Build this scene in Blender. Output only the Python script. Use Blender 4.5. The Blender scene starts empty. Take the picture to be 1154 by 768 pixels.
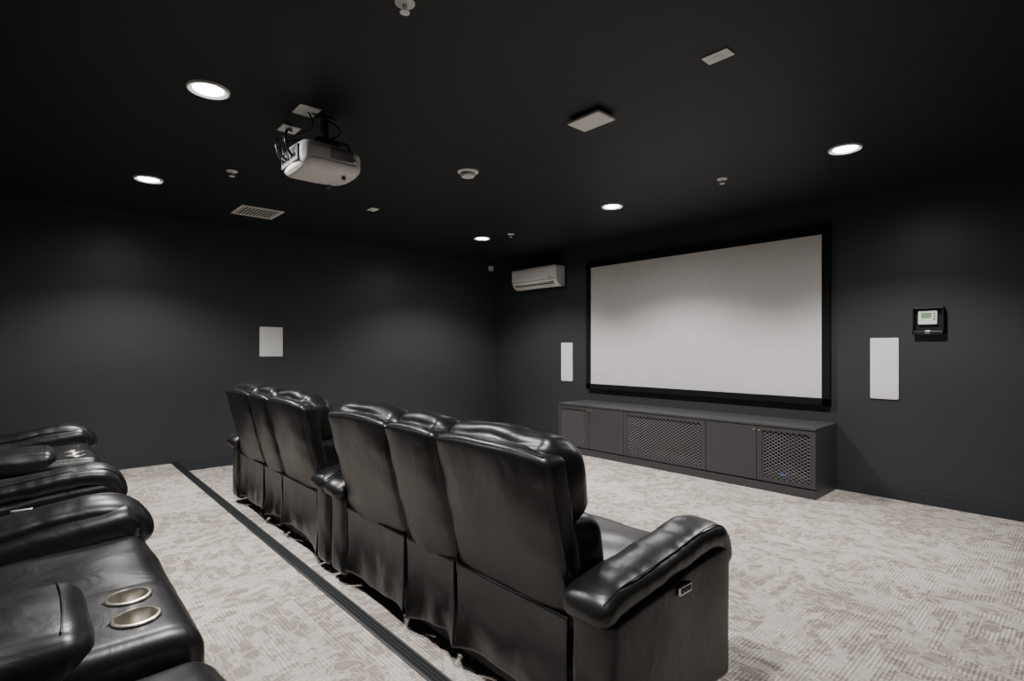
import bpy, bmesh, math, random
from mathutils import Vector, Matrix, noise
random.seed(3)
S = bpy.context.scene
COL = S.collection
H = 1.32            # camera height
ZC = 2.707          # ceiling
XL, XR, YF, YB = -6.605, 1.1, 5.6, -1.2
ZP = 0.10           # platform height
YP = 1.132          # platform edge

# ---------------------------------------------------------------- materials
def mat(name, col, rough=0.5, metal=0.0, spec=0.5, emis=None, estr=0.0, bump=None, trans=0.0, alpha=1.0, coat=0.0):
    m = bpy.data.materials.new(name); m.use_nodes = True
    nt = m.node_tree; b = nt.nodes["Principled BSDF"]
    b.inputs["Base Color"].default_value = (*col, 1)
    b.inputs["Roughness"].default_value = rough
    b.inputs["Metallic"].default_value = metal
    b.inputs["Specular IOR Level"].default_value = spec
    b.inputs["Transmission Weight"].default_value = trans
    b.inputs["Alpha"].default_value = alpha
    b.inputs["Coat Weight"].default_value = coat
    if emis:
        b.inputs["Emission Color"].default_value = (*emis, 1)
        b.inputs["Emission Strength"].default_value = estr
    tc = nt.nodes.new("ShaderNodeTexCoord")
    nz = nt.nodes.new("ShaderNodeTexNoise"); nz.inputs["Scale"].default_value = 6.0
    nz.inputs["Detail"].default_value = 4
    nt.links.new(tc.outputs["Object"], nz.inputs["Vector"])
    mx = nt.nodes.new("ShaderNodeMix"); mx.data_type = 'RGBA'
    mx.inputs[6].default_value = (*[c*0.95 for c in col], 1)
    mx.inputs[7].default_value = (*[min(1, c*1.05) for c in col], 1)
    nt.links.new(nz.outputs["Fac"], mx.inputs[0])
    nt.links.new(mx.outputs[2], b.inputs["Base Color"])
    if bump:
        sc, st, dist = bump
        n2 = nt.nodes.new("ShaderNodeTexNoise"); n2.inputs["Scale"].default_value = sc
        n2.inputs["Detail"].default_value = 5
        nt.links.new(tc.outputs["Object"], n2.inputs["Vector"])
        bp = nt.nodes.new("ShaderNodeBump"); bp.inputs["Strength"].default_value = st
        bp.inputs["Distance"].default_value = dist
        nt.links.new(n2.outputs["Fac"], bp.inputs["Height"])
        nt.links.new(bp.outputs["Normal"], b.inputs["Normal"])
    return m

def leather():
    m = bpy.data.materials.new("black_leather"); m.use_nodes = True
    nt = m.node_tree; b = nt.nodes["Principled BSDF"]; L = nt.links.new
    b.inputs["Base Color"].default_value = (0.007, 0.007, 0.008, 1)
    b.inputs["Specular IOR Level"].default_value = 0.5
    tc = nt.nodes.new("ShaderNodeTexCoord")
    v = nt.nodes.new("ShaderNodeTexVoronoi"); v.feature = 'DISTANCE_TO_EDGE'; v.inputs["Scale"].default_value = 240
    L(tc.outputs["Object"], v.inputs["Vector"])
    n = nt.nodes.new("ShaderNodeTexNoise"); n.inputs["Scale"].default_value = 8; n.inputs["Detail"].default_value = 5
    n.inputs["Distortion"].default_value = 1.2; n.inputs["Roughness"].default_value = 0.45
    L(tc.outputs["Object"], n.inputs["Vector"])
    b1 = nt.nodes.new("ShaderNodeBump"); b1.inputs["Strength"].default_value = 0.26; b1.inputs["Distance"].default_value = 0.011
    L(n.outputs["Fac"], b1.inputs["Height"])
    b2 = nt.nodes.new("ShaderNodeBump"); b2.inputs["Strength"].default_value = 0.09; b2.inputs["Distance"].default_value = 0.001
    L(v.outputs["Distance"], b2.inputs["Height"]); L(b1.outputs["Normal"], b2.inputs["Normal"])
    L(b2.outputs["Normal"], b.inputs["Normal"])
    r = nt.nodes.new("ShaderNodeMapRange"); r.inputs[3].default_value = 0.29; r.inputs[4].default_value = 0.43
    L(n.outputs["Fac"], r.inputs[0]); L(r.outputs[0], b.inputs["Roughness"])
    return m

def carpet():
    m = bpy.data.materials.new("patterned_carpet"); m.use_nodes = True
    nt = m.node_tree; b = nt.nodes["Principled BSDF"]; L = nt.links.new; N = nt.nodes.new
    b.inputs["Roughness"].default_value = 0.95; b.inputs["Specular IOR Level"].default_value = 0.1
    tc = N("ShaderNodeTexCoord")
    def mth(op, a, c=None):
        x = N("ShaderNodeMath"); x.operation = op
        if hasattr(a, 'is_output'): L(a, x.inputs[0])
        else: x.inputs[0].default_value = a
        if c is not None:
            if hasattr(c, 'is_output'): L(c, x.inputs[1])
            else: x.inputs[1].default_value = c
        return x.outputs[0]
    wn = N("ShaderNodeTexNoise"); wn.inputs["Scale"].default_value = 26; wn.inputs["Detail"].default_value = 4
    L(tc.outputs["Object"], wn.inputs["Vector"])
    sub = N("ShaderNodeVectorMath"); sub.operation = 'SUBTRACT'; sub.inputs[1].default_value = (.5, .5, .5)
    L(wn.outputs["Color"], sub.inputs[0])
    scl = N("ShaderNodeVectorMath"); scl.operation = 'SCALE'; scl.inputs["Scale"].default_value = 0.040
    L(sub.outputs[0], scl.inputs[0])
    add = N("ShaderNodeVectorMath"); add.operation = 'ADD'
    L(tc.outputs["Object"], add.inputs[0]); L(scl.outputs[0], add.inputs[1])
    def vor(sx, sy, feat='F1', off=0.0):
        mp = N("ShaderNodeMapping"); mp.inputs["Scale"].default_value = (sx, sy, 0.0); mp.inputs["Location"].default_value = (off, off, 0)
        L(add.outputs[0], mp.inputs["Vector"])
        v = N("ShaderNodeTexVoronoi"); v.voronoi_dimensions = '2D'; v.feature = feat
        if feat == 'F1': v.distance = 'CHEBYCHEV'
        v.inputs["Scale"].default_value = 1.0; v.inputs["Randomness"].default_value = 0.85
        L(mp.outputs[0], v.inputs["Vector"]); return v
    ck = N("ShaderNodeTexChecker"); ck.inputs["Scale"].default_value = 2.0
    mpk = N("ShaderNodeMapping"); mpk.inputs["Location"].default_value = (0.13, 0.07, 0.3)
    L(tc.outputs["Object"], mpk.inputs["Vector"]); L(mpk.outputs[0], ck.inputs["Vector"])
    def mixck(a, c):
        x = N("ShaderNodeMix"); x.data_type = 'RGBA'
        L(ck.outputs["Fac"], x.inputs[0]); L(a, x.inputs[6]); L(c, x.inputs[7])
        s = N("ShaderNodeSeparateColor"); L(x.outputs[2], s.inputs[0]); return s
    c1 = mixck(vor(9, 19).outputs["Color"], vor(19, 9).outputs["Color"])
    c2 = mixck(vor(24, 46, off=3.3).outputs["Color"], vor(46, 24, off=3.3).outputs["Color"])
    big = N("ShaderNodeTexNoise"); big.inputs["Scale"].default_value = 2.6; big.inputs["Detail"].default_value = 3
    L(tc.outputs["Object"], big.inputs["Vector"])
    tot = mth('ADD', mth('ADD', mth('MULTIPLY', c1.outputs[0], 0.36), mth('MULTIPLY', c2.outputs[0], 0.28)), mth('MULTIPLY', big.outputs["Fac"], 0.62))
    ramp = N("ShaderNodeValToRGB"); cr = ramp.color_ramp
    cr.elements[0].position = 0.38; cr.elements[0].color = (0.315, 0.270, 0.236, 1)
    cr.elements[1].position = 0.86; cr.elements[1].color = (0.60, 0.550, 0.502, 1)
    e = cr.elements.new(0.56); e.color = (0.375, 0.328, 0.290, 1)
    e = cr.elements.new(0.63); e.color = (0.490, 0.440, 0.396, 1)
    L(tot, ramp.inputs[0])
    ve = vor(8, 15, 'DISTANCE_TO_EDGE'); ve2 = vor(15, 8, 'DISTANCE_TO_EDGE')
    mev = N("ShaderNodeMix"); mev.data_type = 'FLOAT'; L(ck.outputs["Fac"], mev.inputs[0]); L(ve.outputs["Distance"], mev.inputs[2]); L(ve2.outputs["Distance"], mev.inputs[3])
    lt = N("ShaderNodeMapRange"); lt.inputs[1].default_value = 0.03; lt.inputs[2].default_value = 0.10
    lt.inputs[3].default_value = 1.0; lt.inputs[4].default_value = 0.0
    L(mev.outputs[0], lt.inputs[0])
    mx2 = N("ShaderNodeMix"); mx2.data_type = 'RGBA'; mx2.inputs[7].default_value = (0.60, 0.55, 0.50, 1)
    L(mth('MULTIPLY', lt.outputs[0], 0.6), mx2.inputs[0]); L(ramp.outputs[0], mx2.inputs[6])
    sx = N("ShaderNodeSeparateXYZ"); L(tc.outputs["Object"], sx.inputs[0])
    ribx = mth('SINE', mth('MULTIPLY', sx.outputs[0], 380.0)); riby = mth('SINE', mth('MULTIPLY', sx.outputs[1], 380.0))
    mr = N("ShaderNodeMix"); mr.data_type = 'FLOAT'
    dsel = mth('GREATER_THAN', c1.outputs[1], 0.5)
    L(dsel, mr.inputs[0]); L(ribx, mr.inputs[2]); L(riby, mr.inputs[3])
    fine = N("ShaderNodeTexNoise"); fine.inputs["Scale"].default_value = 130; fine.inputs["Detail"].default_value = 3
    L(tc.outputs["Object"], fine.inputs["Vector"])
    rr = N("ShaderNodeMapRange"); rr.inputs[1].default_value = -1; rr.inputs[2].default_value = 1
    rr.inputs[3].default_value = 0.76; rr.inputs[4].default_value = 1.08
    L(mr.outputs[0], rr.inputs[0])
    ff = N("ShaderNodeMapRange"); ff.inputs[1].default_value = .3; ff.inputs[2].default_value = .7
    ff.inputs[3].default_value = 0.74; ff.inputs[4].default_value = 1.22
    L(fine.outputs["Fac"], ff.inputs[0])
    k = mth('MULTIPLY', rr.outputs[0], ff.outputs[0])
    vm = N("ShaderNodeVectorMath"); vm.operation = 'SCALE'; L(mx2.outputs[2], vm.inputs[0]); L(k, vm.inputs["Scale"])
    L(vm.outputs[0], b.inputs["Base Color"])
    bp = N("ShaderNodeBump"); bp.inputs["Strength"].default_value = 0.5; bp.inputs["Distance"].default_value = 0.004
    L(mth('ADD', mr.outputs[0], mth('MULTIPLY', fine.outputs["Fac"], 2.0)), bp.inputs["Height"])
    L(bp.outputs[0], b.inputs["Normal"])
    return m

M_WALL = mat("slate_wall_paint", (0.0335, 0.037, 0.041), 0.42, spec=0.4, bump=(180, 0.12, 0.002))
M_CEIL = mat("black_ceiling_paint", (0.0115, 0.0145, 0.0175), 0.5, spec=0.3, bump=(150, 0.1, 0.002))
M_BASE = mat("baseboard_paint", (0.028, 0.032, 0.039), 0.4, spec=0.4)
M_LEATHER = leather()
M_CARPET = carpet()
M_PIPE = mat("leather_piping", (0.006, 0.006, 0.007), 0.4)
M_DARK = mat("dark_underframe", (0.008, 0.008, 0.008), 0.7)
M_WHITE = mat("white_plastic", (0.80, 0.80, 0.78), 0.4)
M_PAINTW = mat("white_grille", (0.72, 0.73, 0.73), 0.6, bump=(700, 0.3, 0.001))
M_SCREEN = mat("screen_fabric", (0.60, 0.585, 0.58), 0.85, spec=0.1)
M_VELVET = mat("black_velvet_frame", (0.004, 0.004, 0.004), 0.8, spec=0.2)
M_CAB = mat("charcoal_laminate", (0.050, 0.050, 0.053), 0.42, spec=0.45)
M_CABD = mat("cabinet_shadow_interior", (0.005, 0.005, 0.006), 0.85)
M_MESH = mat("expanded_metal", (0.24, 0.24, 0.245), 0.45, metal=0.4)
M_BRASS = mat("brass_lock", (0.75, 0.60, 0.38), 0.3, metal=1.0)
M_CUP = mat("champagne_metal", (0.72, 0.67, 0.60), 0.32, metal=1.0)
M_STEEL = mat("steel", (0.6, 0.6, 0.6), 0.3, metal=1.0)
M_RUB = mat("black_rubber_nosing", (0.012, 0.0135, 0.015), 0.5, bump=(200, 0.2, 0.001))
M_PROJ = mat("projector_shell", (0.74, 0.73, 0.71), 0.35)
M_BLK = mat("black_plastic", (0.010, 0.010, 0.011), 0.35)
M_GLASS = mat("lens_glass", (0.02, 0.02, 0.04), 0.05, coat=1.0)
M_GREY = mat("grey_slot", (0.12, 0.12, 0.12), 0.6)
M_LCD = mat("green_lcd", (0.18, 0.30, 0.16), 0.3, emis=(0.3, 0.6, 0.3), estr=0.12)
M_BLUE = mat("blue_led", (0.02, 0.06, 0.5), 0.3, emis=(0.03, 0.15, 1.0), estr=0.8)
M_LENS = mat("downlight_lens", (1, 1, 1), 0.5, emis=(1.0, 0.97, 0.93), estr=24)

# ---------------------------------------------------------------- helpers
def empty(name, loc=(0, 0, 0), rz=0):
    o = bpy.data.objects.new(name, None); o.location = loc; o.rotation_euler[2] = rz
    o.empty_display_size = 0.1; COL.objects.link(o); return o

def link(name, bm, m, parent=None, smooth=True, loc=(0, 0, 0)):
    bmesh.ops.recalc_face_normals(bm, faces=bm.faces)
    me = bpy.data.meshes.new(name); bm.to_mesh(me); bm.free()
    me.materials.append(m)
    if smooth:
        for p in me.polygons: p.use_smooth = True
    o = bpy.data.objects.new(name, me); COL.objects.link(o); o.location = loc
    if parent: o.parent = parent
    return o

def add_box(bm, lo, hi):
    vs = [bm.verts.new((x, y, z)) for x in (lo[0], hi[0]) for y in (lo[1], hi[1]) for z in (lo[2], hi[2])]
    for f in ((0, 1, 3, 2), (4, 6, 7, 5), (0, 4, 5, 1), (2, 3, 7, 6), (0, 2, 6, 4), (1, 5, 7, 3)):
        bm.faces.new([vs[i] for i in f])

def box(name, lo, hi, m, parent=None, bev=0.0):
    bm = bmesh.new(); add_box(bm, lo, hi)
    if bev:
        bmesh.ops.bevel(bm, geom=bm.edges[:], offset=bev, segments=2, affect='EDGES', profile=0.5)
    return link(name, bm, m, parent, smooth=False)

def rbox(name, lo, hi, r, m, parent=None, bulge=(0, 0, 0), deform=None, wr=0.0, wf=7.0, n=9):
    c = [(lo[i]+hi[i])/2 for i in range(3)]; h = [(hi[i]-lo[i])/2 for i in range(3)]
    r = min(r, min(h)*0.98)
    ez = [0, .16, .34, .56, .78, 1.0]
    ax = []
    for i in range(3):
        a = [-h[i]+r*e for e in ez]; L = h[i]-r
        k = max(1, min(n, int(L*2/0.03)))
        mid = [-L+2*L*(j/(k+1)) for j in range(1, k+1)]
        ax.append(a+mid+[-x for x in reversed(a)])
    N = [len(a)-1 for a in ax]
    bm = bmesh.new(); V = {}
    seed = Vector((c[0]*3.1, c[1]*2.3, c[2]*1.7))
    def vert(i, j, k):
        key = (i, j, k)
        if key in V: return V[key]
        p = [ax[0][i], ax[1][j], ax[2][k]]
        inn = [max(-(h[a]-r), min(h[a]-r, p[a])) for a in range(3)]
        d = Vector([p[a]-inn[a] for a in range(3)])
        q = Vector(inn)+d.normalized()*r if d.length > 1e-9 else Vector(inn)
        s = [p[a]/h[a] for a in range(3)]
        for a in range(3):
            b_, c_ = (a+1) % 3, (a+2) % 3
            q[a] += bulge[a]*s[a]*(1-s[b_]**2)*(1-s[c_]**2)
        q = q+Vector(c)
        if wr: q += noise.noise_vector(q*wf+seed)*wr
        if deform: q = Vector(deform(q))
        V[key] = bm.verts.new(q); return V[key]
    for i in range(N[0]):
        for j in range(N[1]):
            for k in (0, N[2]): bm.faces.new((vert(i, j, k), vert(i+1, j, k), vert(i+1, j+1, k), vert(i, j+1, k)))
    for i in range(N[0]):
        for k in range(N[2]):
            for j in (0, N[1]): bm.faces.new((vert(i, j, k), vert(i+1, j, k), vert(i+1, j, k+1), vert(i, j, k+1)))
    for j in range(N[1]):
        for k in range(N[2]):
            for i in (0, N[0]): bm.faces.new((vert(i, j, k), vert(i, j+1, k), vert(i, j+1, k+1), vert(i, j, k+1)))
    return link(name, bm, m, parent)

def lathe(name, prof, m, parent=None, loc=(0, 0, 0), seg=40):
    bm = bmesh.new(); rings = []
    for (r, z) in prof:
        if r < 1e-6: rings.append([bm.verts.new((0, 0, z))])
        else: rings.append([bm.verts.new((r*math.cos(2*math.pi*i/seg), r*math.sin(2*math.pi*i/seg), z)) for i in range(seg)])
    for a, b in zip(rings, rings[1:]):
        for i in range(seg):
            j = (i+1) % seg
            if len(a) == 1 and len(b) == 1: continue
            if len(a) == 1: bm.faces.new((a[0], b[i], b[j]))
            elif len(b) == 1: bm.faces.new((a[i], b[0], a[j]))
            else: bm.faces.new((a[i], b[i], b[j], a[j]))
    o = link(name, bm, m, parent, loc=loc)
    md = o.modifiers.new("es", 'EDGE_SPLIT'); md.split_angle = math.radians(40)
    return o

def tube(name, pts, r, m, parent=None, cyclic=False):
    cu = bpy.data.curves.new(name, 'CURVE'); cu.dimensions = '3D'; cu.bevel_depth = r; cu.bevel_resolution = 3
    sp = cu.splines.new('NURBS'); sp.points.add(len(pts)-1)
    for p, q in zip(sp.points, pts): p.co = (*q, 1)
    sp.use_endpoint_u = not cyclic; sp.use_cyclic_u = cyclic; sp.order_u = 3
    cu.materials.append(m)
    o = bpy.data.objects.new(name, cu); COL.objects.link(o)
    if parent: o.parent = parent
    return o

def catmull(P, n):
    out = []
    Q = [P[0]]+list(P)+[P[-1]]
    for i in range(1, len(Q)-2):
        for k in range(n):
            t = k/n; a, b, c, d = [Vector(q) for q in Q[i-1:i+3]]
            out.append(0.5*((2*b)+(c-a)*t+(2*a-5*b+4*c-d)*t*t+(3*b-a-3*c+d)*t**3))
    out.append(Vector(P[-1])); return out

def sweep(name, path, hw, ht, m, parent=None, x0=0, cap=0.05, expo=2.6, wr=0.0):
    P = catmull([(p[0], p[1], 0) for p in path], 8)
    L = [0]
    for a, b in zip(P, P[1:]): L.append(L[-1]+(b-a).length)
    T = L[-1]; bm = bmesh.new(); rings = []; seg = 40
    samples = [0.0]+[cap*(1-math.cos(math.pi/2*i/7)) for i in range(1, 8)]
    s = cap+0.015; smp = samples[:]
    while s < T-cap-0.005: smp.append(s); s += 0.015
    smp += [T-x for x in reversed(samples)]
    def at(s):
        for i in range(len(L)-1):
            if s <= L[i+1]+1e-9:
                f = (s-L[i])/max(1e-9, L[i+1]-L[i]); return P[i].lerp(P[i+1], f)
        return P[-1]
    for s in smp:
        p = at(s); t = (at(min(T, s+.015))-at(max(0, s-.015))).normalized()
        nrm = Vector((-t.y, t.x, 0))
        e = min(s, T-s); k = 1.0 if e >= cap else math.sqrt(max(0, 1-((cap-e)/cap)**2))
        k = max(k, 0.03); ring = []
        for i in range(seg):
            a = 2*math.pi*i/seg; ca, sa = math.cos(a), math.sin(a)
            u = math.copysign(abs(ca)**(2/expo), ca)*hw*(0.55+0.45*k)
            v = math.copysign(abs(sa)**(2/expo), sa)*ht*k*(1.25 if sa < 0 else 1.0)
            q = Vector((x0+u, p.x+nrm.x*v, p.y+nrm.y*v))
            if wr: q += noise.noise_vector(q*6)*wr + noise.noise_vector(Vector((q.x*8, q.y*24, q.z*10)))*wr*0.4
            ring.append(bm.verts.new(q))
        rings.append(ring)
    for a, b in zip(rings, rings[1:]):
        for i in range(seg):
            j = (i+1) % seg; bm.faces.new((a[i], b[i], b[j], a[j]))
    bm.faces.new(rings[0]); bm.faces.new(rings[-1])
    return link(name, bm, m, parent)

def apply_mods(o):
    dg = bpy.context.evaluated_depsgraph_get(); dg.update()
    me = bpy.data.meshes.new_from_object(o.evaluated_get(dg))
    o.modifiers.clear(); o.data = me

# ---------------------------------------------------------------- room shell
T = 0.12
box("floor", (XL-T, YB-T, -0.1), (XR+T, YF+T, 0), M_CARPET)
box("ceiling", (XL-T, YB-T, ZC), (XR+T, YF+T, ZC+0.1), M_CEIL)
box("wall_left", (XL-T, YB-T, 0), (XL, YF+T, ZC), M_WALL)
box("wall_right", (XR, YB-T, 0), (XR+T, YF+T, ZC), M_WALL)
box("wall_front", (XL, YF, 0), (XR, YF+T, ZC), M_WALL)
box("wall_back", (XL, YB-T, 0), (XR, YB, ZC), M_WALL)
box("platform", (XL, YB, 0.0), (XR, YP-0.01, ZP), M_CARPET)
BH = 0.105
box("baseboard_front", (XL, YF-0.014, 0), (XR, YF, BH), M_BASE, bev=0.003)
box("baseboard_left", (XL, YP+0.01, 0), (XL+0.014, YF-0.014, BH), M_BASE, bev=0.003)
box("baseboard_right", (XR-0.014, YP+0.01, 0), (XR, YF-0.014, BH), M_BASE, bev=0.003)
box("baseboard_back", (XL, YB, ZP), (XR, YB+0.014, ZP+BH), M_BASE, bev=0.003)
def nosing():
    pr = [(-0.062, ZP), (-0.062, ZP+0.006)]
    y = -0.058
    while y < -0.006:
        pr += [(y, ZP+0.008), (y+0.008, ZP+0.008), (y+0.010, ZP+0.004), (y+0.013, ZP+0.004)]
        y += 0.015
    pr += [(0.004, ZP+0.006), (0.006, ZP), (0.006, 0.002), (-0.008, 0.002), (-0.008, ZP)]
    bm = bmesh.new()
    A = [bm.verts.new((XL+.002, YP+p[0], p[1])) for p in pr]; B = [bm.verts.new((XR-.002, YP+p[0], p[1])) for p in pr]
    n = len(pr)
    for i in range(n): bm.faces.new((A[i], A[(i+1) % n], B[(i+1) % n], B[i]))
    bm.faces.new(A); bm.faces.new(B)
    return link("trim_1", bm, M_RUB, smooth=False)
nosing()

# ---------------------------------------------------------------- sofa
SW, CW, AW = 0.63, 0.39, 0.19
LEAN = 0.25
def lean(q):
    return (q.x, q.y-(q.z-0.44)*LEAN, q.z)

def build_sofa():
    root = empty("theater_recliner_sofa")
    segs = [("seat", -CW/2-SW/2, SW), ("console", 0, CW), ("seat", CW/2+SW/2, SW)]
    k = 0
    for kind, cx, w in segs:
        k += 1; hw = w/2-0.004
        def dback(q, cx=cx, hw=hw):
            f = max(0, (q.z-0.5)/0.5); s = (q.x-cx)/hw
            x = cx+(q.x-cx)*(1+0.012*f)
            y = q.y+0.014*abs(s)**4
            y += 0.003*math.sin(q.z*38+q.x*9)*abs(s)**3
            return lean(Vector((x, y, q.z-0.016*abs(s)**4*f)))
        rbox(f"back_shell_{k}", (cx-hw, 0.095, 0.385), (cx+hw, 0.20, 0.99), 0.028, M_LEATHER, root,
             bulge=(0.006, 0.016, 0.008), deform=dback, wr=0.009, wf=4.5, n=18)
        rbox(f"head_pillow_{k}", (cx-hw+0.004, 0.15, 0.73), (cx+hw-0.004, 0.33, 1.022), 0.07, M_LEATHER, root,
             bulge=(0.008, 0.03, 0.016), deform=lean, wr=0.014, wf=8, n=14)
        rbox(f"lumbar_pillow_{k}", (cx-hw+0.006, 0.15, 0.42), (cx+hw-0.006, 0.35, 0.76), 0.06, M_LEATHER, root,
             bulge=(0.006, 0.03, 0.01), deform=lean, wr=0.014, wf=8, n=12)
        for sg in (-1, 1):
            pts = [(cx+sg*(hw-0.003+0.004*(z-.4)), 0.126-(z-0.44)*LEAN, z) for z in [0.40+0.06*i for i in range(10)]]
            tube(f"seam_{k}", pts, 0.0042, M_PIPE, root)
            pts = [(cx+sg*(hw-0.002+0.004*(z-.4)), 0.185-(z-0.44)*LEAN, z) for z in [0.42+0.06*i for i in range(10)]]
            tube(f"side_seam_{k}", pts, 0.003, M_PIPE, root)
        # piping across the top rear edge of the shell
        pts = [(cx+s*(hw-0.018), 0.118-(0.985-0.44)*LEAN+0.010*abs(s)**4, 0.990+0.004*(1-s*s)-0.012*abs(s)**4) for s in [-1+0.25*i for i in range(9)]]
        tube(f"top_seam_{k}", pts, 0.0035, M_PIPE, root)
        bm = bmesh.new(); nx, nz = 60, 30; g = []
        for j in range(nz+1):
            v = j/nz; row = []
            for i in range(nx+1):
                u = i/nx*2-1
                z = 0.445-v*(0.350+0.020*math.sin(2.2*u+k*1.9)+0.012*abs(u)**6)
                y = 0.100-(z-0.44)*LEAN*0.2
                amp = 0.002+0.008*v**1.3
                ph = u*3.0+k*1.7+v*1.2
                fold = 1-abs(math.sin(ph))**0.7*2
                y += amp*(0.55*math.sin(ph*1.0)+0.28*fold+0.18*math.sin(u*8+k+2*v)*v)
                y -= 0.034*v*v*abs(u)**4
                y += 0.012*v*noise.noise(Vector((u*2.2+k*5, v*2.5, k)))
                y -= 0.006*(1-v)
                x = cx+u*(hw-0.004)*(1-0.03*math.sin(v*math.pi)+0.03*v*v)
                row.append(bm.verts.new((x, max(0.02, y), z)))
            g.append(row)
        for j in range(nz):
            for i in range(nx): bm.faces.new((g[j][i], g[j][i+1], g[j+1][i+1], g[j+1][i]))
        sk = link(f"rear_skirt_{k}", bm, M_LEATHER, root)
        so = sk.modifiers.new("th", 'SOLIDIFY'); so.thickness = 0.005
        if kind == "seat":
            rbox(f"seat_cushion_{k}", (cx-hw+.004, 0.20, 0.29), (cx+hw-.004, 0.825, 0.50), 0.07, M_LEATHER, root,
                 bulge=(0, 0.012, 0.026), wr=0.010, wf=6, n=18,
                 deform=lambda q: (q.x, q.y, q.z+0.030*max(0, (q.y-.35))/.45))
            rbox(f"footrest_panel_{k}", (cx-hw+.006, 0.75, 0.09), (cx+hw-.006, 0.832, 0.36), 0.03, M_LEATHER, root,
                 bulge=(0, 0.014, 0), wr=0.006, n=10)
        else:
            rbox(f"console_body", (cx-hw, 0.20, 0.05), (cx+hw, 0.80, 0.51), 0.03, M_LEATHER, root, bulge=(0, 0.01, 0), wr=0.004, n=12)
            cs = rbox("cup_tray", (cx-hw-0.004, 0.52, 0.43), (cx+hw+0.004, 0.815, 0.573), 0.045, M_LEATHER, root, bulge=(0, 0.006, 0.002), n=12,
                      deform=lambda q: (q.x, q.y, q.z-(0.03*max(0, (q.y-.74)/.075)**2)))
            for sx in (-0.072, 0.068):
                bm = bmesh.new()
                bmesh.ops.create_cone(bm, cap_ends=True, segments=48, radius1=0.043, radius2=0.043, depth=0.16,
                                      matrix=Matrix.Translation((cx+sx, 0.69, 0.58)))
                cut = link("cutter", bm, M_DARK)
                md = cs.modifiers.new("b", 'BOOLEAN'); md.operation = 'DIFFERENCE'; md.object = cut; md.solver = 'EXACT'
                apply_mods(cs); bpy.data.objects.remove(cut)
                lathe("cup_holder", [(0.0, -0.056), (0.038, -0.056), (0.0405, -0.052), (0.0415, 0.002), (0.044, 0.005), (0.049, 0.004), (0.051, 0.001), (0.046, -0.004), (0.043, -0.003), (0.0425, -0.062), (0, -0.063)],
                      M_CUP, root, loc=(cx+sx, 0.69, 0.576), seg=56)
            rbox("console_lid", (cx-hw+0.002, 0.22, 0.49), (cx+hw-0.002, 0.60, 0.625), 0.046, M_LEATHER, root, bulge=(0.004, 0.01, 0.012), wr=0.006, wf=9, n=14)
            tube("lid_seam", [(cx-hw+0.03, 0.55, 0.626), (cx-hw/2, 0.555, 0.634), (cx, 0.556, 0.637), (cx+hw/2, 0.555, 0.634), (cx+hw-0.03, 0.55, 0.626)], 0.002, M_PIPE, root)
    tot = CW/2+SW+AW
    for sg, nm in ((-1, "left"), (1, "right")):
        cx = sg*(tot-AW/2)
        def darm(q, cx=cx):
            f = (q.z-0.05)/0.5
            z = q.z+(q.y-0.45)*0.12*max(0, f)
            return (q.x+sg*0.006*math.sin(q.y*9), q.y, z)
        rbox(f"arm_body_{nm}", (cx-AW/2+.006, 0.075, 0.045), (cx+AW/2-.006, 0.815, 0.55), 0.035, M_LEATHER, root, bulge=(0.010, 0.006, 0), deform=darm, wr=0.008, wf=4.5, n=18)
        # padded inner face, continuous from arm top down to the seat
        ix = cx-sg*(AW/2)
        xs = sorted((ix-sg*0.022, ix+sg*0.10))
        rbox(f"arm_inner_pad_{nm}", (xs[0], 0.22, 0.36), (xs[1], 0.822, 0.605), 0.058, M_LEATHER, root, bulge=(0.010, 0.006, 0), wr=0.008, wf=6, n=16,
             deform=lambda q: (q.x, q.y, q.z+(q.y-0.5)*0.12-0.06*max(0, (q.y-.74)/.08)**2*(1 if q.z > .5 else 0)))
        path = [(0.045, 0.49), (0.07, 0.525), (0.13, 0.548), (0.27, 0.563), (0.45, 0.584), (0.60, 0.607), (0.70, 0.614), (0.77, 0.592), (0.808, 0.54), (0.818, 0.47)]
        sweep(f"arm_pad_{nm}", path, AW/2+0.003, 0.048, M_LEATHER, root, x0=cx, cap=0.05, expo=2.4, wr=0.008)
        cp = catmull([(p[0], p[1], 0) for p in path[1:-1]], 4)
        sp = []
        for i, p in enumerate(cp):
            t = (cp[min(i+1, len(cp)-1)]-cp[max(i-1, 0)]).normalized(); sp.append((cx+sg*(AW/2-0.020), p.x-t.y*0.040, p.y+t.x*0.040))
        tube(f"arm_seam_{nm}", sp, 0.0025, M_PIPE, root)
    ox = tot-0.001
    rbox("switch_plate", (ox-0.004, 0.425, 0.477), (ox+0.010, 0.505, 0.513), 0.0068, M_STEEL, root)
    for i in range(3):
        rbox(f"switch_button_{i+1}", (ox+0.006, 0.434+i*0.022, 0.486), (ox+0.013, 0.452+i*0.022, 0.504), 0.003, M_BLK, root)
    box("base_frame", (-tot+0.03, 0.16, 0.03), (tot-0.03, 0.76, 0.33), M_DARK, root, bev=0.01)
    for fx in (-tot+0.12, -CW/2, CW/2, tot-0.12):
        for fy in (0.2, 0.70):
            lathe("foot", [(0, 0), (0.025, 0), (0.025, 0.01), (0.018, 0.035), (0, 0.035)], M_BLK, root, loc=(fx, fy, 0))
    return root

def dup(root, loc):
    r = bpy.data.objects.new(root.name, None); COL.objects.link(r); r.location = loc
    for c in root.children:
        o = c.copy(); COL.objects.link(o); o.parent = r
    return r
sofa = build_sofa()
sofa.location = (-1.98, 1.195, 0)
dup(sofa, (-4.035, 1.195, 0))
dup(sofa, (-1.615, -0.51, ZP))
dup(sofa, (-4.20, -0.51, ZP))

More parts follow.
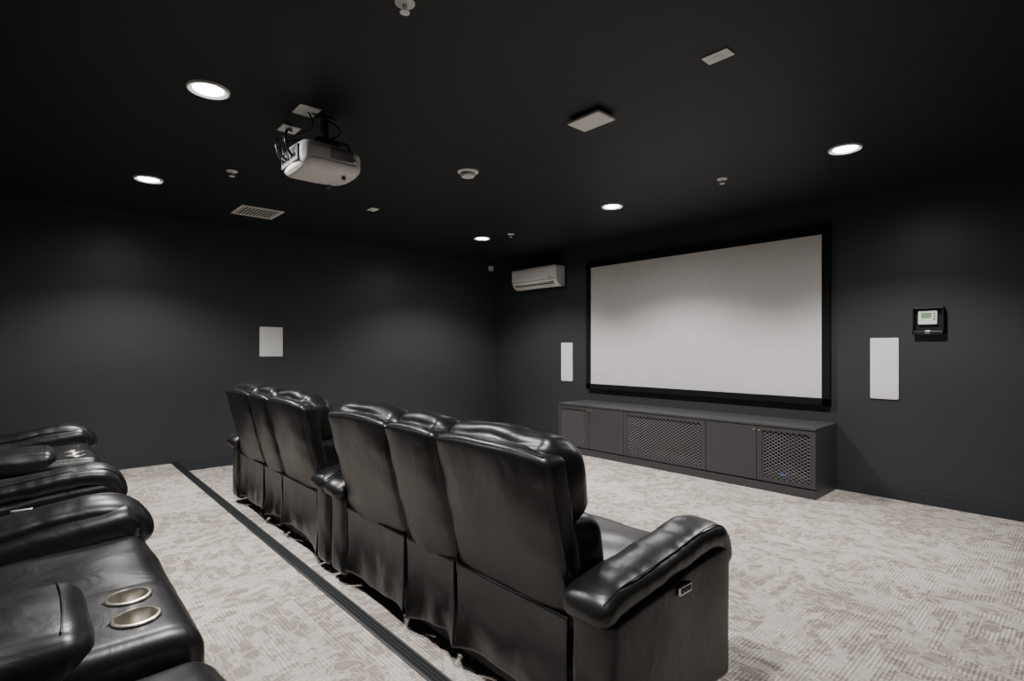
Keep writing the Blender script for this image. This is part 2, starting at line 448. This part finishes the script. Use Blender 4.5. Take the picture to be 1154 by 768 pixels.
# ---------------------------------------------------------------- projection screen
ps = empty("projection_screen", (-3.203, YF, 0))
x0, x1, z0, z1 = -1.483, 1.483, H-0.544, H+1.157
fw = 0.072
box("frame_top", (x0, -0.05, z1-fw), (x1, -0.002, z1), M_VELVET, ps, bev=0.006)
box("frame_bottom", (x0, -0.05, z0), (x1, -0.002, z0+fw), M_VELVET, ps, bev=0.006)
box("frame_left", (x0, -0.05, z0), (x0+fw, -0.002, z1), M_VELVET, ps, bev=0.006)
box("frame_right", (x1-fw, -0.05, z0), (x1, -0.002, z1), M_VELVET, ps, bev=0.006)
box("screen_surface", (x0+0.02, -0.036, z0+0.02), (x1-0.02, -0.010, z1-0.02), M_SCREEN, ps)

# ---------------------------------------------------------------- media cabinet
mc = empty("media_cabinet", (-3.20, YF, 0))
CWD, CD, CH = 3.05, 0.55, 0.62
hx = CWD/2; fy = -CD
box("plinth", (-hx+0.002, fy-0.004, 0), (hx-0.002, -0.016, 0.075), M_CAB, mc, bev=0.002)
box("top_slab", (-hx, fy-0.004, CH-0.022), (hx, -0.001, CH), M_CAB, mc, bev=0.002)
box("side_left", (-hx, fy+0.02, 0.075), (-hx+0.02, -0.016, CH-0.022), M_CAB, mc)
box("side_right", (hx-0.02, fy+0.02, 0.075), (hx, -0.016, CH-0.022), M_CAB, mc)
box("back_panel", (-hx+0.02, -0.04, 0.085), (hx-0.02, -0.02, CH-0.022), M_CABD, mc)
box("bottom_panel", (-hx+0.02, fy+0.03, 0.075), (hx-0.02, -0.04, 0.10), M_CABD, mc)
edges = [-hx, -hx+0.51, -hx+1.02, hx-1.02, hx-0.51, hx]
zb, zt = 0.088, CH-0.028
for e in edges[1:-1]:
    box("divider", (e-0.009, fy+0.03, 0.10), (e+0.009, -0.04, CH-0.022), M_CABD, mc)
def mesh_panel(name, xa, xb, za, zb_, y, parent):
    bm = bmesh.new(); dx, dz = 0.050, 0.031
    slope = dz/dx; W = xb-xa; Hh = zb_-za; t = 0.0026
    for sg in (1, -1):
        c = -W*slope-Hh
        while c < Hh+W*slope:
            pts = []
            for X in (0, W):
                Z = sg*slope*X+c
                if 0 <= Z <= Hh: pts.append((X, Z))
            for Z in (0, Hh):
                X = (Z-c)/(sg*slope)
                if 0 < X < W: pts.append((X, Z))
            if len(pts) >= 2:
                a, b = Vector((pts[0][0], 0, pts[0][1])), Vector((pts[1][0], 0, pts[1][1]))
                d = b-a
                if d.length > 0.004:
                    d.normalize(); nn = Vector((-d.z, 0, d.x))*t; yy = Vector((0, 0.0015, 0)); off = Vector((xa, y+sg*0.001, za))
                    vs = [bm.verts.new(off+p+s*nn+u*yy) for p in (a, b) for s in (-1, 1) for u in (-1, 1)]
                    for f in ((0, 1, 3, 2), (4, 6, 7, 5), (0, 4, 5, 1), (2, 3, 7, 6), (0, 2, 6, 4), (1, 5, 7, 3)):
                        bm.faces.new([vs[i] for i in f])
            c += dz
    return link(name, bm, M_MESH, parent, smooth=False)
kinds = ["m", "s", "m", "s", "m"]
for i in range(5):
    a, b = edges[i]+0.0025, edges[i+1]-0.0025
    ya, yb = fy, fy+0.020
    if kinds[i] == "s":
        box(f"door_panel_{i+1}", (a, ya, zb), (b, yb, zt), M_CAB, mc, bev=0.0015)
    else:
        st = 0.045
        st2 = 0.035
        box(f"door_rail_top_{i+1}", (a, ya, zt-st2), (b, yb, zt), M_CAB, mc)
        box(f"door_rail_bottom_{i+1}", (a, ya, zb), (b, yb, zb+st2), M_CAB, mc)
        box(f"door_stile_left_{i+1}", (a, ya, zb+st2), (a+st, yb, zt-st2), M_CAB, mc)
        box(f"door_stile_right_{i+1}", (b-st, ya, zb+st2), (b, yb, zt-st2), M_CAB, mc)
        mesh_panel(f"door_mesh_{i+1}", a+st, b-st, zb+st2, zt-st2, fy+0.010, mc)
for lx in (edges[1]-0.025, edges[1]+0.025, edges[4]-0.025, edges[4]+0.025):
    o = lathe("lock", [(0, 0.006), (0.008, 0.006), (0.010, 0.002), (0.010, -0.002), (0, -0.002)], M_BRASS, mc, loc=(lx, fy-0.001, zt-0.035), seg=20)
    o.rotation_euler[0] = math.radians(90)
rbox("av_receiver", (hx-0.46, fy+0.10, 0.102), (hx-0.08, fy+0.40, 0.18), 0.008, M_BLK, mc)
box("receiver_display", (hx-0.34, fy+0.094, 0.147), (hx-0.28, fy+0.1005, 0.155), M_BLUE, mc)

# ---------------------------------------------------------------- wall speakers
def speaker(w, h, loc, rz):
    r = empty("wall_speaker", loc, rz)
    rbox("grille", (-w/2+.004, -0.016, -h/2+.004), (w/2-.004, -0.004, h/2-.004), 0.003, M_PAINTW, r, n=4)
    for nm, lo, hi in (("bezel_top", (-w/2, -0.013, h/2-.008), (w/2, 0, h/2)), ("bezel_bottom", (-w/2, -0.013, -h/2), (w/2, 0, -h/2+.008)),
                       ("bezel_left", (-w/2, -0.013, -h/2), (-w/2+.008, 0, h/2)), ("bezel_right", (w/2-.008, -0.013, -h/2), (w/2, 0, h/2))):
        box(nm, lo, hi, M_WHITE, r)
    return r
speaker(0.21, 0.54, (-5.07, YF, H-0.19), 0)
speaker(0.21, 0.54, (-1.30, YF, H-0.177), 0)
speaker(0.26, 0.35, (XL, 2.085, H+0.08), math.radians(90))

# ---------------------------------------------------------------- thermostat with guard
th = empty("thermostat", (-0.983, YF, H+0.23))
rbox("backplate", (-0.105, -0.016, -0.115), (0.105, 0, 0.115), 0.006, M_BLK, th, n=3)
rbox("body", (-0.070, -0.045, -0.030), (0.060, -0.012, 0.090), 0.008, M_WHITE, th, n=3)
box("display", (-0.048, -0.048, 0.025), (0.022, -0.044, 0.070), M_LCD, th, bev=0.001)
for i in range(3): rbox(f"button_{i+1}", (0.032, -0.05, 0.055-i*0.022), (0.048, -0.043, 0.065-i*0.022), 0.003, M_GREY, th, n=2)
for nm, lo, hi in (("guard_top", (-0.105, -0.07, 0.10), (0.105, -0.01, 0.112)), ("guard_bottom", (-0.105, -0.07, -0.112), (0.105, -0.01, -0.085)),
                   ("guard_left", (-0.105, -0.07, -0.112), (-0.095, -0.01, 0.112)), ("guard_right", (0.095, -0.07, -0.112), (0.105, -0.01, 0.112))):
    box(nm, lo, hi, M_BLK, th, bev=0.002)
rbox("guard_lock", (-0.02, -0.078, -0.108), (0.02, -0.066, -0.078), 0.005, M_STEEL, th, n=2)

# ---------------------------------------------------------------- air conditioner
ac = empty("air_conditioner", (-5.56, YF, H+1.03))
def dac(q):
    f = max(0, (-q.z-0.02)/0.13)
    return (q.x, q.y+(0.09*f*f if q.y < -0.1 else 0), q.z)
rbox("body", (-0.46, -0.215, -0.15), (0.46, -0.001, 0.15), 0.028, M_WHITE, ac, bulge=(0, 0.012, 0), deform=dac, n=14)
box("panel_gap", (-0.455, -0.2215, -0.052), (0.455, -0.20, -0.046), M_GREY, ac)
box("outlet_slot", (-0.40, -0.198, -0.112), (0.40, -0.14, -0.080), M_BLK, ac)
rbox("louver", (-0.40, -0.205, -0.100), (0.40, -0.15, -0.092), 0.003, M_WHITE, ac, n=3)
for i in range(7):
    box(f"intake_slat_{i+1}", (-0.42, -0.20+i*0.024, 0.147), (0.42, -0.192+i*0.024, 0.155), M_GREY, ac)
box("logo_light", (0.34, -0.229, -0.03), (0.38, -0.216, -0.02), M_GREY, ac)

# ---------------------------------------------------------------- ceiling fixtures
def downlight(x, y, power):
    r = empty("recessed_downlight", (x, y, ZC))
    lathe("trim_ring", [(0.074, 0.0), (0.074, -0.003), (0.082, -0.006), (0.094, -0.012), (0.101, -0.010), (0.104, 0.0), (0.074, 0.0)], M_WHITE, r, seg=56)
    lathe("lens", [(0.0, -0.012), (0.04, -0.011), (0.068, -0.007), (0.075, -0.002), (0, -0.001)], M_LENS, r, seg=48)
    for nm, p, sz, bl in (("lamp_beam", power, 128, 0.5), ("lamp_spill", power*0.25, 172, 1.0)):
        l = bpy.data.lights.new(nm, 'SPOT'); l.energy = p; l.color = (1.0, 0.972, 0.945)
        l.spot_size = math.radians(sz); l.spot_blend = bl; l.shadow_soft_size = 0.07
        o = bpy.data.objects.new(nm, l); COL.objects.link(o); o.parent = r; o.location = (0, 0, -0.022)
    return r
for x in (-1.2, -3.2, -5.22):
    downlight(x, 0.69, 275)
    downlight(x, 4.18, 275)

def sprinkler(x, y):
    r = empty("fire_sprinkler", (x, y, ZC))
    lathe("escutcheon", [(0, -0.001), (0.040, 0), (0.040, -0.004), (0.030, -0.009), (0.014, -0.011), (0, -0.011)], M_WHITE, r, seg=28)
    lathe("body", [(0.010, -0.010), (0.010, -0.018), (0.006, -0.022), (0, -0.022)], M_STEEL, r, seg=16)
    lathe("deflector", [(0, -0.038), (0.020, -0.038), (0.020, -0.041), (0, -0.041)], M_WHITE, r, seg=20)
    for s in (-1, 1):
        tube("yoke", [(s*0.008, 0, -0.016), (s*0.015, 0, -0.027), (s*0.004, 0, -0.038)], 0.0025, M_STEEL, r)
for p in ((-1.872, 1.103), (-4.554, 1.145), (-2.087, 4.18), (-4.80, 4.29)): sprinkler(*p)

sd = empty("smoke_detector", (-3.322, 2.517, ZC))
lathe("base", [(0, 0), (0.083, 0), (0.083, -0.010), (0.076, -0.015), (0.060, -0.016), (0, -0.016)], M_WHITE, sd)
lathe("chamber", [(0.058, -0.014), (0.058, -0.020), (0.052, -0.022), (0.052, -0.030), (0.057, -0.032), (0.050, -0.046), (0.025, -0.052), (0, -0.052)], M_WHITE, sd)
lathe("vent_band", [(0.0535, -0.021), (0.0535, -0.031)], M_GREY, sd)

va = empty("ceiling_vent", (-5.745, 1.68, ZC))
w = 0.2
for nm, lo, hi in (("frame_a", (-w, -w, -0.010), (w, -w+.03, 0)), ("frame_b", (-w, w-.03, -0.010), (w, w, 0)),
                   ("frame_c", (-w, -w+.03, -0.010), (-w+.03, w-.03, 0)), ("frame_d", (w-.03, -w+.03, -0.010), (w, w-.03, 0))):
    box(nm, lo, hi, M_WHITE, va, bev=0.002)
box("duct", (-w+.03, -w+.03, -0.002), (w-.03, w-.03, 0), M_BLK, va)
bm = bmesh.new()
for i in range(10):
    y = -w+.038+i*0.034
    vs = [bm.verts.new(p) for p in ((-w+.03, y, -0.010), (w-.03, y, -0.010), (w-.03, y+.016, -0.007), (-w+.03, y+.016, -0.007))]
    bm.faces.new(vs)
sl = link("slats", bm, M_WHITE, va, smooth=False); sl.modifiers.new("s", 'SOLIDIFY').thickness = 0.0015

ap = empty("wireless_access_point", (-2.05, 2.475, ZC))
rbox("mount", (-0.10, -0.06, -0.016), (0.10, 0.06, 0), 0.006, M_BLK, ap, n=3)
rbox("cover", (-0.12, -0.082, -0.036), (0.12, 0.082, -0.014), 0.008, M_WHITE, ap, n=4)

bp = empty("ceiling_junction_plate", (-1.222, 2.407, ZC))
rbox("plate", (-0.064, -0.04, -0.006), (0.064, 0.04, 0), 0.003, M_WHITE, bp, n=3)
box("slot", (-0.024, -0.018, -0.0075), (0.024, 0.018, -0.005), M_PAINTW, bp, bev=0.0005)
for s in (-1, 1): lathe("screw", [(0, -0.0075), (0.004, -0.0072), (0.005, -0.005), (0, -0.005)], M_STEEL, bp, loc=(s*0.05, 0, 0), seg=12)
bp2 = dup(bp, (-4.864, 2.503, ZC)); bp2.scale = (0.9, 1.1, 1)

ms = empty("motion_sensor", (XL, 5.42, ZC-0.10))
rbox("bracket", (0, -0.015, 0.01), (0.05, 0.015, 0.03), 0.004, M_WHITE, ms, n=2)
rbox("housing", (0.03, -0.035, -0.05), (0.10, 0.035, 0.03), 0.02, M_WHITE, ms, n=3)
lathe("lens", [(0, -0.066), (0.018, -0.062), (0.026, -0.05), (0.026, -0.04), (0, -0.04)], M_GREY, ms, loc=(0.065, 0, 0), seg=20)

# ---------------------------------------------------------------- projector
PZ0 = 2.43
pj = empty("projector", (-3.15, 1.285, PZ0))
PX, PY, PZ = 0.17, 0.175, 0.085
def dpj(q):
    f = (q.y)/PY
    z = q.z*(1-0.10*max(0, f)) - 0.012*(q.x/PX)**2*(1 if q.z > 0 else -1)
    return (q.x, q.y+0.02*(1-(q.x/PX)**2)*(1 if q.y > 0 else -0.3), z)
rbox("shell", (-PX, -PY, -PZ), (PX, PY, PZ), 0.045, M_PROJ, pj, bulge=(0.008, 0.01, 0.006), deform=dpj, n=12)
lathe_o = lathe("lens_barrel", [(0.052, -0.01), (0.052, 0.03), (0.046, 0.034), (0.042, 0.02), (0, 0.018)], M_BLK, pj, loc=(0.02, PY+0.005, 0), seg=32)
lathe_o.rotation_euler[0] = math.radians(-90)
lg = lathe("lens_glass", [(0.040, 0.020), (0.03, 0.028), (0, 0.031)], M_GLASS, pj, loc=(0.02, PY+0.005, 0), seg=32)
lg.rotation_euler[0] = math.radians(-90)
for i in range(7):
    box(f"side_vent_{i+1}", (PX-0.004, -0.02, 0.048-i*0.010), (PX+0.009, 0.12, 0.052-i*0.010), M_GREY, pj)
box("shell_seam", (PX-0.004, -0.12, -0.030), (PX+0.0085, 0.13, -0.028), M_GREY, pj)
box("rear_port_panel", (-0.13, -PY-0.016, -0.045), (0.13, -PY-0.002, 0.045), M_GREY, pj, bev=0.002)
for i in range(5):
    box(f"port_{i+1}", (-0.115+i*0.047, -PY-0.019, -0.02), (-0.09+i*0.047, -PY-0.014, 0.0), M_BLK, pj)
for fx in (-0.11, 0.11):
    lathe("bottom_foot", [(0, -0.10), (0.012, -0.10), (0.012, -0.082), (0, -0.082)], M_GREY, pj, loc=(fx, 0.09, 0), seg=16)
top = ZC-PZ0
rbox("ceiling_plate", (-0.02, -0.17, top-0.008), (0.12, -0.05, top-0.0005), 0.003, M_WHITE, pj, n=2)
rbox("outlet_plate", (-0.34, -0.15, top-0.008), (-0.22, -0.04, top-0.0005), 0.003, M_WHITE, pj, n=2)
lathe("mount_flange", [(0, 0), (0.06, 0), (0.06, -0.012), (0.025, -0.018), (0.022, -0.15), (0, -0.15)], M_BLK, pj, loc=(0, 0.02, top-0.0005), seg=24)
rbox("mount_head", (-0.06, -0.05, PZ+0.025), (0.06, 0.09, PZ+0.06), 0.01, M_BLK, pj, n=3)
for sx in (-1, 1):
    for sy in (-1, 1):
        tube("mount_arm", [(sx*0.03, 0.02+sy*0.03, PZ+0.045), (sx*0.09, 0.02+sy*0.08, PZ+0.04), (sx*0.11, 0.02+sy*0.10, PZ+0.02), (sx*0.115, 0.02+sy*0.105, PZ-0.012)], 0.009, M_BLK, pj)
tube("cable_1", [(-0.28, -0.10, top-0.005), (-0.26, -0.13, top-0.07), (-0.15, -0.20, top-0.12), (-0.05, -0.26, 0.08), (-0.03, -0.23, 0.0), (-0.03, -0.19, -0.01)], 0.006, M_BLK, pj)
tube("cable_2", [(-0.27, -0.09, top-0.005), (-0.20, -0.10, top-0.05), (-0.05, -0.18, top-0.09), (0.06, -0.24, 0.09), (0.06, -0.22, 0.01), (0.06, -0.19, -0.01)], 0.007, M_BLK, pj)
tube("cable_3", [(0.05, -0.10, top-0.005), (0.06, -0.05, top-0.08), (-0.03, -0.12, top-0.12), (-0.10, -0.24, 0.10), (-0.09, -0.22, 0.0), (-0.08, -0.19, -0.01)], 0.005, M_BLK, pj)
tube("cable_4", [(0.05, -0.08, top-0.005), (0.10, 0.06, top-0.05), (0.06, 0.10, top-0.10), (-0.04, 0.0, top-0.13), (-0.08, -0.22, 0.12), (0.0, -0.22, 0.0)], 0.006, M_BLK, pj)

# ---------------------------------------------------------------- world, camera
w_ = bpy.data.worlds.new("World"); S.world = w_; w_.use_nodes = True
w_.node_tree.nodes["Background"].inputs[0].default_value = (0, 0, 0, 1)
cam = bpy.data.cameras.new("camera"); co = bpy.data.objects.new("camera", cam); COL.objects.link(co)
co.location = (0, 0, H); co.rotation_euler = (math.radians(90), 0, math.radians(48.1))
cam.sensor_width = 36; cam.lens = 599/1154*36; cam.shift_y = 9/1154; cam.clip_start = 0.02
S.camera = co
